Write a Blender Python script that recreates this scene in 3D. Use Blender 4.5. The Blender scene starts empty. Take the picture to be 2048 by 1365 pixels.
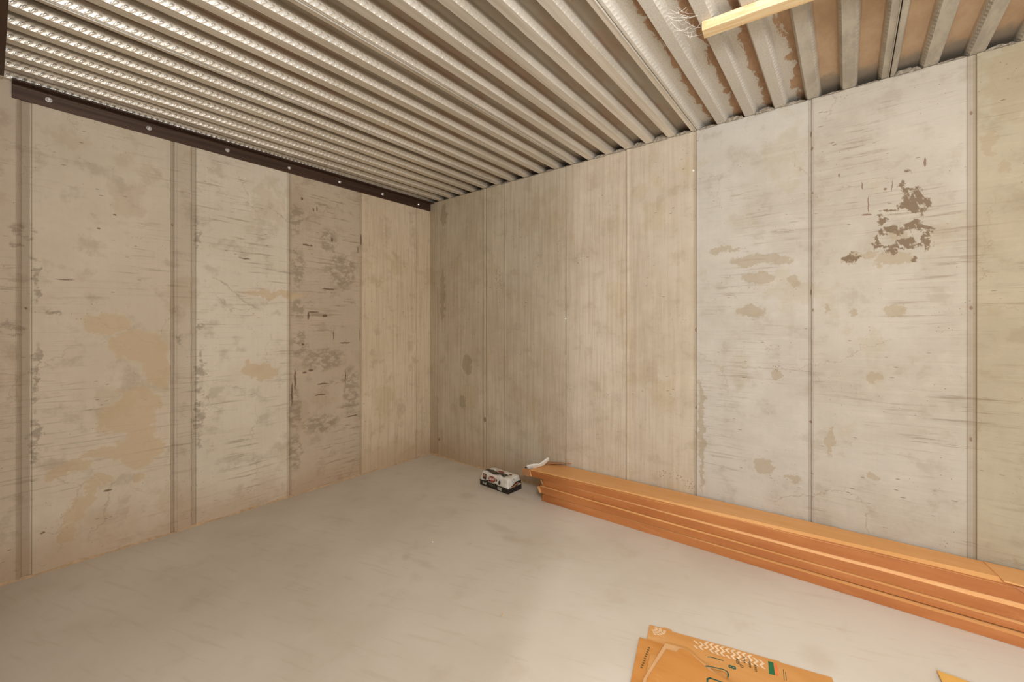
import bpy, bmesh, math, random
from mathutils import Vector, Matrix
random.seed(7)
S = bpy.context.scene
C = S.collection
PI = math.pi

# ------------------------------------------------------------------ camera
cam_d = bpy.data.cameras.new('camera')
cam = bpy.data.objects.new('camera', cam_d)
C.objects.link(cam)
S.camera = cam
cam_d.sensor_fit = 'HORIZONTAL'
cam_d.sensor_width = 36.0
cam_d.lens = 36.0 * 838.0 / 2048.0
cam_d.shift_y = -31.5 / 2048.0
cam_d.clip_start = 0.02
cam.location = (3.178, -2.694, 1.254)
cam.rotation_euler = (PI / 2, 0, math.atan2(0.6245, 0.7810))

# ------------------------------------------------------------------ light
S.view_settings.view_transform = 'Standard'
S.view_settings.look = 'None'
S.view_settings.gamma = 1.0
S.view_settings.use_curve_mapping = False
S.view_settings.exposure = 0.07

w = bpy.data.worlds.new('basement_world')
S.world = w
w.use_nodes = True
w.node_tree.nodes['Background'].inputs[0].default_value = (1.0, 0.975, 0.945, 1)
w.node_tree.nodes['Background'].inputs[1].default_value = 1.0

def lamp(name, kind, loc, power, col, size=0.1, aim=None):
    d = bpy.data.lights.new(name, kind)
    d.energy = power
    d.color = col
    if kind == 'AREA':
        d.shape = 'RECTANGLE'; d.size, d.size_y = size
    else:
        d.shadow_soft_size = size
    o = bpy.data.objects.new(name, d)
    o.location = loc
    if aim is not None:
        o.rotation_euler = (Vector(aim) - Vector(loc)).to_track_quat('-Z', 'Y').to_euler()
    C.objects.link(o)
    return o
lamp('doorway_lamp', 'POINT', (3.65, -4.70, 1.62), 215, (0.96, 0.975, 1.0), 0.10)
lamp('room_lamp', 'POINT', (4.7, -1.9, 2.1), 16, (1.0, 0.96, 0.91), 0.12)
lamp('fill_lamp', 'POINT', (3.42, -2.60, 2.05), 106, (1.0, 0.985, 0.965), 0.20)  # added fill near the camera, brightens left wall and floor

# ------------------------------------------------------------------ helpers
def lin(r, g, b):
    f = lambda c: (c / 255 / 12.92) if c / 255 <= 0.04045 else ((c / 255 + 0.055) / 1.055) ** 2.4
    return (f(r), f(g), f(b), 1.0)

class Sk:
    """a shader socket with arithmetic"""
    def __init__(s, g, sock): s.g = g; s.s = sock
    def __add__(s, o): return s.g.m('ADD', s, o)
    def __radd__(s, o): return s.g.m('ADD', s, o)
    def __sub__(s, o): return s.g.m('SUBTRACT', s, o)
    def __rsub__(s, o): return s.g.m('SUBTRACT', o, s)
    def __mul__(s, o): return s.g.m('MULTIPLY', s, o)
    def __rmul__(s, o): return s.g.m('MULTIPLY', s, o)

class G:
    """node graph of one material"""
    def __init__(s, name, rough=0.8, metal=0.0):
        s.mat = bpy.data.materials.new(name)
        s.mat.use_nodes = True
        s.t = s.mat.node_tree
        s.b = s.t.nodes['Principled BSDF']
        s.b.inputs['Roughness'].default_value = rough
        s.b.inputs['Metallic'].default_value = metal
        tc = s.t.nodes.new('ShaderNodeTexCoord')
        s.P = Sk(s, tc.outputs['Object'])
        sp = s.t.nodes.new('ShaderNodeSeparateXYZ')
        s.t.links.new(tc.outputs['Object'], sp.inputs[0])
        s.x, s.y, s.z = (Sk(s, o) for o in sp.outputs)
    def put(s, inp, v):
        if isinstance(v, Sk): s.t.links.new(v.s, inp)
        else: inp.default_value = v
    def m(s, op, a, b=0.0, c=None, clamp=False):
        n = s.t.nodes.new('ShaderNodeMath'); n.operation = op; n.use_clamp = clamp
        s.put(n.inputs[0], a); s.put(n.inputs[1], b)
        if c is not None: s.put(n.inputs[2], c)
        return Sk(s, n.outputs[0])
    def vec(s, x, y, z=0.0):
        n = s.t.nodes.new('ShaderNodeCombineXYZ')
        for i, v in enumerate((x, y, z)): s.put(n.inputs[i], v)
        return Sk(s, n.outputs[0])
    def noise(s, v, scale=1.0, detail=4.0, rough=0.55, dist=0.0, color=False):
        n = s.t.nodes.new('ShaderNodeTexNoise')
        s.put(n.inputs['Vector'], v)
        n.inputs['Scale'].default_value = scale
        n.inputs['Detail'].default_value = detail
        n.inputs['Roughness'].default_value = rough
        n.inputs['Distortion'].default_value = dist
        return Sk(s, n.outputs[1 if color else 0])
    def voro(s, v, scale=1.0, rnd=1.0):
        n = s.t.nodes.new('ShaderNodeTexVoronoi')
        s.put(n.inputs['Vector'], v)
        n.inputs['Scale'].default_value = scale
        n.inputs['Randomness'].default_value = rnd
        return Sk(s, n.outputs['Distance'])
    def st(s, v, a, b, lo=0.0, hi=1.0):
        """smooth step of v from a..b to lo..hi"""
        n = s.t.nodes.new('ShaderNodeMapRange'); n.interpolation_type = 'SMOOTHSTEP'
        s.put(n.inputs[0], v)
        if a > b: a, b, lo, hi = b, a, hi, lo
        for i, q in zip((1, 2, 3, 4), (a, b, lo, hi)): n.inputs[i].default_value = q
        return Sk(s, n.outputs[0])
    def mix(s, f, a, b, mode='MIX'):
        n = s.t.nodes.new('ShaderNodeMix'); n.data_type = 'RGBA'; n.blend_type = mode
        s.put(n.inputs[0], f); s.put(n.inputs[6], a); s.put(n.inputs[7], b)
        return Sk(s, n.outputs[2])
    def ramp(s, v, stops, interp='LINEAR'):
        n = s.t.nodes.new('ShaderNodeValToRGB'); n.color_ramp.interpolation = interp
        s.put(n.inputs[0], v)
        e = n.color_ramp.elements
        e[0].position, e[0].color = stops[0]
        e[1].position, e[1].color = stops[1]
        for p, c in stops[2:]:
            q = e.new(p); q.color = c
        return Sk(s, n.outputs[0])
    def blobs(s, u, v, items, soft=0.25):
        """largest of a set of elliptical masks in wall coordinates (u, v, ru, rv, turn)"""
        V = s.vec(u, v, 0)
        out = None
        for (u0, v0, ru, rv, a) in items:
            n = s.t.nodes.new('ShaderNodeVectorMath'); n.operation = 'MULTIPLY_ADD'
            s.put(n.inputs[0], V)
            n.inputs[1].default_value = (1 / ru, 1 / rv, 0)
            n.inputs[2].default_value = (-u0 / ru, -v0 / rv, 0)
            l = s.t.nodes.new('ShaderNodeVectorMath'); l.operation = 'LENGTH'
            s.t.links.new(n.outputs[0], l.inputs[0])
            d = Sk(s, l.outputs['Value'])
            out = d if out is None else s.m('MINIMUM', out, d)
        return out
    def bump(s, h, strength=0.3, dist=0.01):
        n = s.t.nodes.new('ShaderNodeBump')
        n.inputs['Strength'].default_value = strength
        n.inputs['Distance'].default_value = dist
        s.put(n.inputs['Height'], h)
        s.t.links.new(n.outputs[0], s.b.inputs['Normal'])
    def col(s, v): s.put(s.b.inputs['Base Color'], v)
    def rough(s, v): s.put(s.b.inputs['Roughness'], v)

def plain(name, rgb, rough=0.7, metal=0.0, var=0.12, scale=30.0):
    g = G(name, rough, metal)
    n = g.noise(g.P, scale, 4)
    c = lin(*rgb)
    dk = tuple(q * (1 - var) for q in c[:3]) + (1,)
    lt = tuple(min(1, q * (1 + var)) for q in c[:3]) + (1,)
    g.col(g.mix(g.st(n, 0.3, 0.7), dk, lt))
    return g.mat

def mesh(name, verts, faces, mat=None, parent=None, smooth=False, loc=None):
    me = bpy.data.meshes.new(name)
    me.from_pydata([tuple(v) for v in verts], [], [tuple(f) for f in faces])
    if smooth:
        me.polygons.foreach_set('use_smooth', [True] * len(me.polygons))
    me.update()
    o = bpy.data.objects.new(name, me)
    if mat: me.materials.append(mat)
    if parent is not None: o.parent = parent
    if loc is not None: o.location = loc
    C.objects.link(o)
    return o

class MB:
    """collects shapes of one mesh"""
    def __init__(s): s.v = []; s.f = []
    def add(s, vs, fs):
        k = len(s.v); s.v += [tuple(q) for q in vs]; s.f += [tuple(i + k for i in f) for f in fs]
    def box(s, a, b):
        x0, y0, z0 = a; x1, y1, z1 = b
        s.add([(x0,y0,z0),(x1,y0,z0),(x1,y1,z0),(x0,y1,z0),(x0,y0,z1),(x1,y0,z1),(x1,y1,z1),(x0,y1,z1)],
              [(3,2,1,0),(4,5,6,7),(0,1,5,4),(1,2,6,5),(2,3,7,6),(3,0,4,7)])
    def prism(s, pts, z0, z1):
        """closed outline (x, y) raised from z0 to z1 (numbers, or functions of x, y)"""
        n = len(pts)
        ar = sum(pts[i][0] * pts[(i + 1) % n][1] - pts[(i + 1) % n][0] * pts[i][1] for i in range(n))
        if ar < 0: pts = pts[::-1]
        f0 = z0 if callable(z0) else (lambda x, y: z0)
        f1 = z1 if callable(z1) else (lambda x, y: z1)
        vs = [(x, y, f0(x, y)) for x, y in pts] + [(x, y, f1(x, y)) for x, y in pts]
        fs = [tuple(range(n - 1, -1, -1)), tuple(range(n, 2 * n))]
        fs += [(i, (i + 1) % n, (i + 1) % n + n, i + n) for i in range(n)]
        s.add(vs, fs)
    def tube(s, pts, r, seg=6):
        pts = [Vector(p) for p in pts]
        k = len(s.v)
        for i, p in enumerate(pts):
            d = (pts[min(i + 1, len(pts) - 1)] - pts[max(i - 1, 0)]).normalized()
            a = d.orthogonal().normalized(); b = d.cross(a)
            rr = r[i] if isinstance(r, (list, tuple)) else r
            s.v += [tuple(p + (a * math.cos(t) + b * math.sin(t)) * rr) for t in [2 * PI * j / seg for j in range(seg)]]
        for i in range(len(pts) - 1):
            for j in range(seg):
                j2 = (j + 1) % seg
                s.f.append((k + i * seg + j, k + i * seg + j2, k + (i + 1) * seg + j2, k + (i + 1) * seg + j))
        s.f.append(tuple(k + j for j in range(seg - 1, -1, -1)))
        s.f.append(tuple(k + (len(pts) - 1) * seg + j for j in range(seg)))
    def build(s, name, mat=None, parent=None, smooth=False, loc=None):
        return mesh(name, s.v, s.f, mat, parent, smooth, loc)

def tag(o, label=None, cat=None, group=None, kind=None):
    if label: o['label'] = label
    if cat: o['category'] = cat
    if group: o['group'] = group
    if kind: o['kind'] = kind
    return o

def empty(name, loc=(0, 0, 0), rz=0.0):
    o = bpy.data.objects.new(name, None)
    o.empty_display_size = 0.1
    o.location = loc; o.rotation_euler = (0, 0, rz)
    C.objects.link(o)
    return o

def bevel(o, w=0.002, seg=2):
    m = o.modifiers.new('bevel', 'BEVEL'); m.width = w; m.segments = seg; m.limit_method = 'ANGLE'
    return o

# ------------------------------------------------------------------ stains and marks on the walls (along wall, height, half width, half height)
R_DARK = [(3.398, 1.977, 0.0102, 0.0096, 0), (3.391, 1.915, 0.018, 0.0096, 0), (3.403, 1.887, 0.0119, 0.0161, 0), (3.422, 1.843, 0.0391, 0.046, 0), (3.382, 1.827, 0.017, 0.0192, 0), (3.455, 1.805, 0.0192, 0.0253, 0), (3.427, 1.78, 0.0153, 0.0207, 0), (3.347, 1.805, 0.0234, 0.0072, 0), (3.306, 1.764, 0.0144, 0.024, 0), (3.347, 1.707, 0.0432, 0.0168, 0), (3.42, 1.715, 0.0476, 0.0138, 0), (3.463, 1.654, 0.0112, 0.0414, 0), (3.292, 1.669, 0.0076, 0.0216, 0), (3.393, 1.654, 0.0306, 0.0138, 0), (3.299, 1.641, 0.0324, 0.0072, 0), (3.37, 1.63, 0.036, 0.0138, 0), (3.438, 1.627, 0.034, 0.012, 0), (3.34, 1.603, 0.0234, 0.0144, 0), (3.425, 1.575, 0.0064, 0.0144, 0), (3.193, 1.594, 0.0266, 0.0125, 0)]
R_MID = [(3.356, 1.573, 0.072, 0.0312, 0), (3.243, 1.604, 0.057, 0.0125, 0), (3.186, 1.59, 0.0266, 0.0175, 0), (3.374, 1.682, 0.0425, 0.0168, 0), (3.351, 1.33, 0.0378, 0.0264, 0), (3.282, 0.991, 0.0304, 0.0216, 0), (3.277, 0.523, 0.0252, 0.0192, 0), (2.879, 0.989, 0.0264, 0.027, 0), (2.786, 1.52, 0.0816, 0.0336, 0), (2.774, 1.625, 0.125, 0.0308, 0), (2.897, 1.605, 0.069, 0.0243, 0), (2.62, 1.696, 0.078, 0.015, 0), (2.95, 1.498, 0.0276, 0.0156, 0), (2.749, 1.336, 0.07, 0.0336, 0), (3.1, 1.352, 0.0126, 0.0225, 0), (3.197, 1.316, 0.0133, 0.0125, 0), (2.954, 0.427, 0.0286, 0.0216, 0), (2.817, 0.465, 0.048, 0.0392, 0), (3.651, 2.033, 0.021, 0.0484, 0), (3.701, 1.935, 0.0196, 0.0252, 0), (0.511, 0.899, 0.0567, 0.09, 0), (0.448, 0.554, 0.039, 0.0598, 0), (0.193, 2.3, 0.042, 0.094, 0), (0.179, 1.543, 0.035, 0.235, 0), (2.491, 0.592, 0.0168, 0.33, 0), (3.11, 0.667, 0.016, 0.075, 0)]
R_PIT = [(2.368, 0.307, 0.066, 0.0186, 0), (2.418, 0.279, 0.0261, 0.0403, 0), (2.288, 0.305, 0.062, 0.0256, 0), (2.881, 1.025, 0.0276, 0.027, 0), (0.872, 1.639, 0.0448, 0.126, 0)]
R_RUST = [(3.03, 2.255, 0.0052, 0.0156, 0), (3.037, 2.18, 0.0063, 0.0104, 0), (3.03, 1.427, 0.0046, 0.0182, 0), (3.039, 1.947, 0.0044, 0.0078, 0), (3.037, 1.335, 0.0042, 0.0104, 0), (3.604, 2.188, 0.0045, 0.011, 0), (3.604, 1.329, 0.006, 0.011, 0), (3.604, 0.752, 0.0045, 0.011, 0), (3.03, 0.746, 0.0063, 0.0081, 0), (2.459, 1.227, 0.0058, 0.0155, 0), (2.459, 0.754, 0.0058, 0.0124, 0), (0.724, 0.434, 0.0118, 0.0258, 0), (3.26, 1.844, 0.0027, 0.0425, 0), (3.253, 1.797, 0.0228, 0.005, 0), (3.234, 1.943, 0.0028, 0.0192, 0), (3.346, 1.92, 0.002, 0.0288, 0), (0.13, 0.164, 0.0142, 0.0141, 0), (3.458, 2.004, 0.0051, 0.023, 0), (3.146, 2.017, 0.004, 0.0104, 0), (3.321, 1.91, 0.0072, 0.0072, 0)]
L_TAN = [(2.303, 1.284, 0.12, 0.0616, 0), (2.137, 1.141, 0.11, 0.116, 0), (2.081, 0.992, 0.069, 0.1305, 0), (2.201, 0.776, 0.084, 0.112, 0), (2.137, 0.593, 0.088, 0.145, 0), (2.283, 0.555, 0.1, 0.0336, 0), (2.417, 0.495, 0.09, 0.0338, 0), (2.479, 0.465, 0.0432, 0.02, 0), (2.332, 0.405, 0.0266, 0.027, 0), (2.408, 0.268, 0.0456, 0.0702, 0), (2.38, 0.365, 0.0288, 0.0364, 0), (2.186, 0.39, 0.0252, 0.0392, 0), (2.408, 0.155, 0.038, 0.039, 0), (1.419, 1.471, 0.204, 0.0216, 0), (1.485, 0.925, 0.132, 0.049, 0)]
L_GREY = [(1.281, 2.032, 0.036, 0.111, 0), (1.245, 2.076, 0.0592, 0.0532, 0), (1.256, 1.666, 0.0481, 0.1332, 0), (1.025, 1.925, 0.0656, 0.088, 0), (0.909, 1.681, 0.1118, 0.1476, 0), (1.263, 1.369, 0.0432, 0.074, 0), (1.245, 1.109, 0.0592, 0.0988, 0), (1.054, 0.985, 0.16, 0.0858, 0), (1.281, 0.631, 0.0432, 0.1665, 0), (1.281, 0.318, 0.0468, 0.1258, 0), (0.834, 0.725, 0.0704, 0.1845, 0), (1.093, 0.486, 0.14, 0.0702, 0), (1.854, 1.257, 0.0189, 0.0256, 0), (1.869, 0.692, 0.0208, 0.217, 0), (1.861, 0.974, 0.0182, 0.128, 0), (2.547, 1.482, 0.0128, 0.104, 0), (2.547, 1.006, 0.0128, 0.15, 0), (2.547, 0.68, 0.016, 0.125, 0), (2.627, 1.244, 0.0448, 0.0288, 0), (2.588, 1.725, 0.0352, 0.035, 0), (2.612, 1.648, 0.021, 0.015, 0), (2.479, 1.308, 0.0252, 0.013, 0), (1.874, 1.821, 0.0156, 0.096, 0), (1.963, 1.166, 0.015, 0.0248, 0)]
L_RUST = [(1.182, 1.326, 0.0092, 0.0304, 0), (1.144, 1.357, 0.0468, 0.0057, 0), (1.025, 1.54, 0.0574, 0.0059, 0), (1.054, 1.328, 0.02, 0.0117, 0), (0.821, 0.509, 0.0528, 0.0066, 0), (1.073, 0.8, 0.0468, 0.0062, 0), (1.093, 0.717, 0.048, 0.0062, 0), (1.281, 0.852, 0.0072, 0.0814, 0), (1.302, 0.752, 0.0054, 0.0925, 0), (1.163, 0.912, 0.019, 0.0095, 0), (1.212, 0.898, 0.0185, 0.0074, 0), (0.744, 1.97, 0.006, 0.0504, 0), (0.771, 1.882, 0.0046, 0.0336, 0), (0.887, 1.112, 0.0528, 0.006, 0), (0.753, 1.175, 0.0055, 0.0588, 0), (2.283, 0.346, 0.02, 0.007, 0), (2.522, 0.205, 0.0102, 0.005, 0), (0.997, 1.93, 0.0082, 0.0195, 0), (1.226, 1.112, 0.0111, 0.0076, 0), (1.2, 1.859, 0.0296, 0.0074, 0), (1.163, 1.861, 0.0114, 0.0076, 0), (0.984, 1.171, 0.0041, 0.04, 0), (0.883, 0.832, 0.0043, 0.072, 0), (2.253, 1.868, 0.008, 0.0056, 0), (2.319, 1.781, 0.008, 0.0054, 0), (2.576, 1.338, 0.0048, 0.0075, 0), (1.999, 1.86, 0.0048, 0.009, 0), (1.609, 1.703, 0.036, 0.0049, 0), (2.444, 1.491, 0.0396, 0.0026, 0), (1.117, 2.148, 0.0058, 0.0234, 0), (1.144, 2.135, 0.0058, 0.0152, 0), (1.23, 2.202, 0.009, 0.0114, 0)]

# ------------------------------------------------------------------ concrete
def wall_mat(name, axis, length, panels, bands, A, Bc, marks, vert, horiz, yellow):
    g = G(name, 0.86)
    u = g.x if axis == 'x' else g.m('MULTIPLY', g.y, -1.0)
    v = g.z
    un = g.m('DIVIDE', u, length)
    UV = g.vec(u, v, 0)
    big = g.noise(UV, 1.3, 6, 0.6)
    mid = g.noise(UV, 7.0, 7, 0.65)
    fine = g.noise(UV, 55.0, 5, 0.7)
    col = g.mix(g.st(big, 0.38, 0.62), lin(*A), lin(*Bc))
    pt = g.ramp(un, [(p / length, lin(*c)) for p, c in panels], 'CONSTANT')
    # rubbed paler and duller patches
    col = g.mix(g.st(mid, 0.50, 0.64, 0, 0.30), col, lin(226, 218, 204))
    col = g.mix(g.st(mid, 0.48, 0.34, 0, 0.32), col, lin(170, 155, 133))
    n3 = g.noise(g.vec(u + 7.3, v * 0.8, 1.0), 3.2, 6, 0.6)
    col = g.mix(g.st(n3, 0.57, 0.63, 0, 0.35), col, lin(*yellow))
    # wood grain left by the form boards
    vs = g.noise(g.vec(u * 48.0, v * 1.7, 2.0), 1.0, 5, 0.65, 0.4)
    vm = g.ramp(un, vert, 'LINEAR')
    vf = g.m('MULTIPLY', g.st(vs, 0.44, 0.62), vm)
    col = g.mix(vf * 0.34, col, lin(176, 156, 128))
    vl = g.m('MULTIPLY', g.st(vs, 0.44, 0.34), vm)
    col = g.mix(vl * 0.30, col, lin(226, 214, 196))
    hs = g.noise(g.vec(u * 3.2, v * 62.0, 5.0), 1.0, 5, 0.7, 0.6)
    hm = g.ramp(un, horiz, 'LINEAR')
    patch = g.st(g.noise(g.vec(u, v, 9.0), 2.4, 3), 0.40, 0.62)
    hf = g.m('MULTIPLY', g.m('MULTIPLY', g.st(hs, 0.54, 0.64), hm), patch)
    col = g.mix(hf * 0.55, col, lin(142, 120, 94))
    hl = g.m('MULTIPLY', g.st(hs, 0.44, 0.36), hm)
    col = g.mix(hl * 0.22, col, lin(232, 222, 206))
    col = g.mix(1.0, col, pt, 'MULTIPLY')
    # hairline cracks
    vn = g.t.nodes.new('ShaderNodeTexVoronoi'); vn.feature = 'DISTANCE_TO_EDGE'; vn.inputs['Scale'].default_value = 1.9
    wq = g.noise(UV, 6.0, 5, 0.65, 0.0, True)
    va = g.t.nodes.new('ShaderNodeVectorMath'); va.operation = 'MULTIPLY_ADD'
    g.put(va.inputs[0], wq); va.inputs[1].default_value = (0.22, 0.22, 0.0); g.put(va.inputs[2], UV)
    g.t.links.new(va.outputs[0], vn.inputs['Vector'])
    crk = g.m('MULTIPLY', g.st(Sk(g, vn.outputs['Distance']), 0.006, 0.0015), g.st(g.noise(UV, 2.2, 2), 0.50, 0.58))
    crk = g.m('MULTIPLY', crk, hm)
    col = g.mix(crk * 0.45, col, lin(140, 120, 96))
    # short dark nicks
    nk = g.voro(g.vec(u * 9.0 + g.noise(UV, 6.0) * 0.5, v * 38.0, 0), 1.0)
    nmask = g.m('MULTIPLY', g.st(nk, 0.10, 0.05), g.st(g.noise(UV, 3.1, 2), 0.46, 0.60))
    col = g.mix(nmask * 0.65, col, lin(112, 92, 70))
    # air holes
    hole = g.st(g.voro(UV, 42.0), 0.105, 0.07)
    hole = g.m('MULTIPLY', hole, g.st(g.noise(UV, 5.0, 2), 0.50, 0.60))
    col = g.mix(hole * 0.6, col, lin(120, 103, 82))
    # irregular outlines for the stains
    wn = g.noise(UV, 14.0, 6, 0.7, 0.0, True)
    sp = g.t.nodes.new('ShaderNodeSeparateColor'); g.t.links.new(wn.s, sp.inputs[0])
    w1 = Sk(g, sp.outputs[0]) - 0.5; w2 = Sk(g, sp.outputs[1]) - 0.5
    wb = g.noise(UV, 4.0, 3, 0.6, 0.0, True)
    sb_ = g.t.nodes.new('ShaderNodeSeparateColor'); g.t.links.new(wb.s, sb_.inputs[0])
    uw = u + w1 * 0.14 + (Sk(g, sb_.outputs[0]) - 0.5) * 0.30; vw = v + w2 * 0.12 + (Sk(g, sb_.outputs[1]) - 0.5) * 0.26
    ug = u + w1 * 0.13; vg = v + w2 * 0.13
    us = u + w1 * 0.02; vv = v + w2 * 0.02
    holesum = hole
    for key, c, amt, edge, (a, b), grain in marks:
        uu, v2 = (uw, vw) if edge == 2 else ((ug, vg) if edge else (us, vv))
        d = g.blobs(uu, v2, key)
        mk = g.st(d, a, b)
        if grain == 'streak':
            sn = g.noise(g.vec(u * 60.0 + v * 26.0, v * 22.0 - u * 9.0, 0), 1.0, 3)
            mk = g.m('MULTIPLY', mk, g.st(sn, 0.36, 0.46))
        elif grain == 'patch':
            mk = g.m('MULTIPLY', mk, g.st(g.noise(g.vec(u * 1.3, v * 2.0, 4.0), 13.0, 5, 0.65), 0.42, 0.54))
        elif grain == 'pit':
            mk = g.m('MULTIPLY', mk, g.st(g.voro(UV, 90.0), 0.34, 0.24))
        col = g.mix(mk * amt, col, lin(*c))
    # seams between the form panels
    ub = u + (g.noise(g.vec(0, v * 9.0, 0), 1.0, 5) - 0.5) * 0.006
    bd = None
    for (c0, hw, amt) in bands:
        q = g.st(g.m('ABSOLUTE', ub - c0), hw + 0.004, hw - 0.001, 0, amt)
        bd = q if bd is None else g.m('MAXIMUM', bd, q)
    col = g.mix(bd, col, lin(128, 108, 84))
    # uneven browner tint towards the foot of the wall
    dz = v + (g.noise(UV, 4.0, 5) - 0.5) * 0.35
    col = g.mix(g.st(dz, 0.30, 0.0, 0, 0.45), col, lin(176, 140, 104))
    g.col(col)
    h = mid * 0.25 + fine * 0.28 + hs * 0.35 * hm + vs * 0.18 * vm - holesum * 0.6 - nmask * 0.5
    g.bump(h, 0.55, 0.006)
    return g.mat

LR, LL = 6.0, 3.2
M_right = wall_mat('board_formed_concrete_right', 'x', LR,
    [(0, (238, 230, 214)), (0.108, (244, 238, 225)), (0.72, (245, 239, 227)), (0.949, (242, 236, 226)), (1.536, (238, 231, 220)),
     (2.018, (230, 223, 212)), (2.459, (220, 220, 219)), (3.033, (214, 212, 208)), (3.601, (198, 192, 176))],
    [(0.108, 0.004, 0.30), (0.700, 0.004, 0.35), (0.735, 0.004, 0.40), (0.949, 0.006, 0.30), (1.536, 0.005, 0.38),
              (2.010, 0.004, 0.30), (2.456, 0.008, 0.30), (3.033, 0.010, 0.32), (3.606, 0.016, 0.34)],
    (204, 195, 181), (215, 208, 196),
    [(R_MID, (158, 142, 116), 0.62, True, (1.15, 0.92), None),
     (R_DARK, (112, 93, 70), 0.92, True, (1.30, 1.02), 'streak'),
     (R_PIT, (130, 112, 88), 0.8, True, (1.1, 0.7), 'pit'),
     (R_RUST, (104, 66, 44), 0.7, False, (1.1, 0.7), None)],
    [(0.0, (1,1,1,1)), (0.33, (0.9,0.9,0.9,1)), (0.41, (0.5,0.5,0.5,1)), (0.415, (0.10,0.10,0.10,1)), (1.0, (0.08,0.08,0.08,1))],
    [(0.0, (0,0,0,1)), (0.40, (0.05,0.05,0.05,1)), (0.415, (0.55,0.55,0.55,1)), (0.51, (0.95,0.95,0.95,1)), (1.0, (1,1,1,1))],
    (196, 181, 152))
M_left = wall_mat('board_formed_concrete_left', 'y', LL,
    [(0, (236, 225, 205)), (0.165, (238, 227, 208)), (0.744, (216, 205, 190)), (1.323, (244, 240, 231)), (1.90, (226, 218, 206)),
     (1.999, (238, 231, 219)), (2.58, (228, 218, 205))],
    [(0.165, 0.003, 0.30), (0.744, 0.006, 0.30), (1.323, 0.013, 0.28), (1.893, 0.010, 0.38), (1.999, 0.008, 0.42),
              (2.585, 0.020, 0.45)],
    (230, 222, 210), (240, 233, 223),
    [(L_TAN, (210, 184, 146), 0.62, 2, (1.10, 0.90), None),
     (L_GREY, (150, 132, 112), 0.62, True, (1.3, 0.75), 'patch'),
     (L_RUST, (92, 56, 38), 0.75, False, (1.1, 0.7), None)],
    [(0.0, (0.75,0.75,0.75,1)), (0.225, (0.7,0.7,0.7,1)), (0.24, (0.15,0.15,0.15,1)), (1.0, (0.05,0.05,0.05,1))],
    [(0.0, (0,0,0,1)), (0.225, (0.05,0.05,0.05,1)), (0.24, (1,1,1,1)), (0.7, (0.6,0.6,0.6,1)), (1.0, (0.5,0.5,0.5,1))],
    (208, 192, 166))

def wall_profile(seams, length):
    """(along, out) outline of the wall face; seams: centre, half width, height (+ proud, - sunk)"""
    pts = [(0.0, 0.0)]
    for c, hw, h in seams:
        pts += [(c - hw - 0.003, 0.0), (c - hw, h), (c + hw, h), (c + hw + 0.003, 0.0)]
    pts.append((length, 0.0))
    return pts

def build_wall(name, seams, length, height, thick, to_world, mat):
    prof = wall_profile(seams, length)
    rows = [0.0 - 0.1] + [height * i / 24 for i in range(1, 25)]
    n = len(prof)
    vs = []
    for z in rows:
        for (u, o) in prof: vs.append(to_world(u, o, z))
    fs = []
    for r in range(len(rows) - 1):
        for i in range(n - 1):
            a = r * n + i
            fs.append((a, a + 1, a + n + 1, a + n))
    k = len(vs)
    vs += [to_world(u, -thick, z) for z in (rows[0], rows[-1]) for u in (0 - thick, length)]
    # back, top
    fs.append((k, k + 2, k + 3, k + 1))
    top = [(len(rows) - 1) * n + i for i in range(n)]
    fs.append(tuple(top + [k + 3, k + 2]))
    bot = list(range(n))
    fs.append(tuple(bot[::-1] + [k, k + 1]))
    o = mesh(name, vs, fs, mat)
    return tag(o, kind='structure')

wall_right = build_wall('wall_right',
    [(0.108, 0.003, -0.003), (0.700, 0.003, -0.004), (0.718, 0.008, 0.003), (0.735, 0.003, -0.004), (0.949, 0.004, 0.004),
     (1.536, 0.004, -0.004), (2.010, 0.004, -0.003), (2.022, 0.004, 0.003), (2.452, 0.005, -0.006), (2.467, 0.003, 0.003),
     (3.026, 0.005, -0.006), (3.040, 0.005, 0.003), (3.606, 0.012, -0.006)],
    LR, 2.44, 0.25, lambda u, o, z: (u, -o, z), M_right)
wall_left = build_wall('wall_left',
    [(0.165, 0.003, -0.003), (0.740, 0.003, 0.004), (0.750, 0.003, -0.003), (1.311, 0.004, -0.003), (1.330, 0.006, 0.003),
     (1.893, 0.009, -0.006), (1.944, 0.032, 0.003), (1.999, 0.007, -0.007), (2.575, 0.016, -0.007), (2.603, 0.004, 0.003)],
    LL, 2.53, 0.25, lambda u, o, z: (o, -u, z), M_left)
wall_left.scale.y = 1.0
M_conc = plain('rough_cast_concrete', (186, 172, 150), 0.9, 0, 0.2, 12)
b = MB()
b.box((-0.25, -2.90, -0.1), (2.76, -2.705, 2.53))
wall_front = tag(b.build('wall_front', M_conc), kind='structure')

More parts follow.
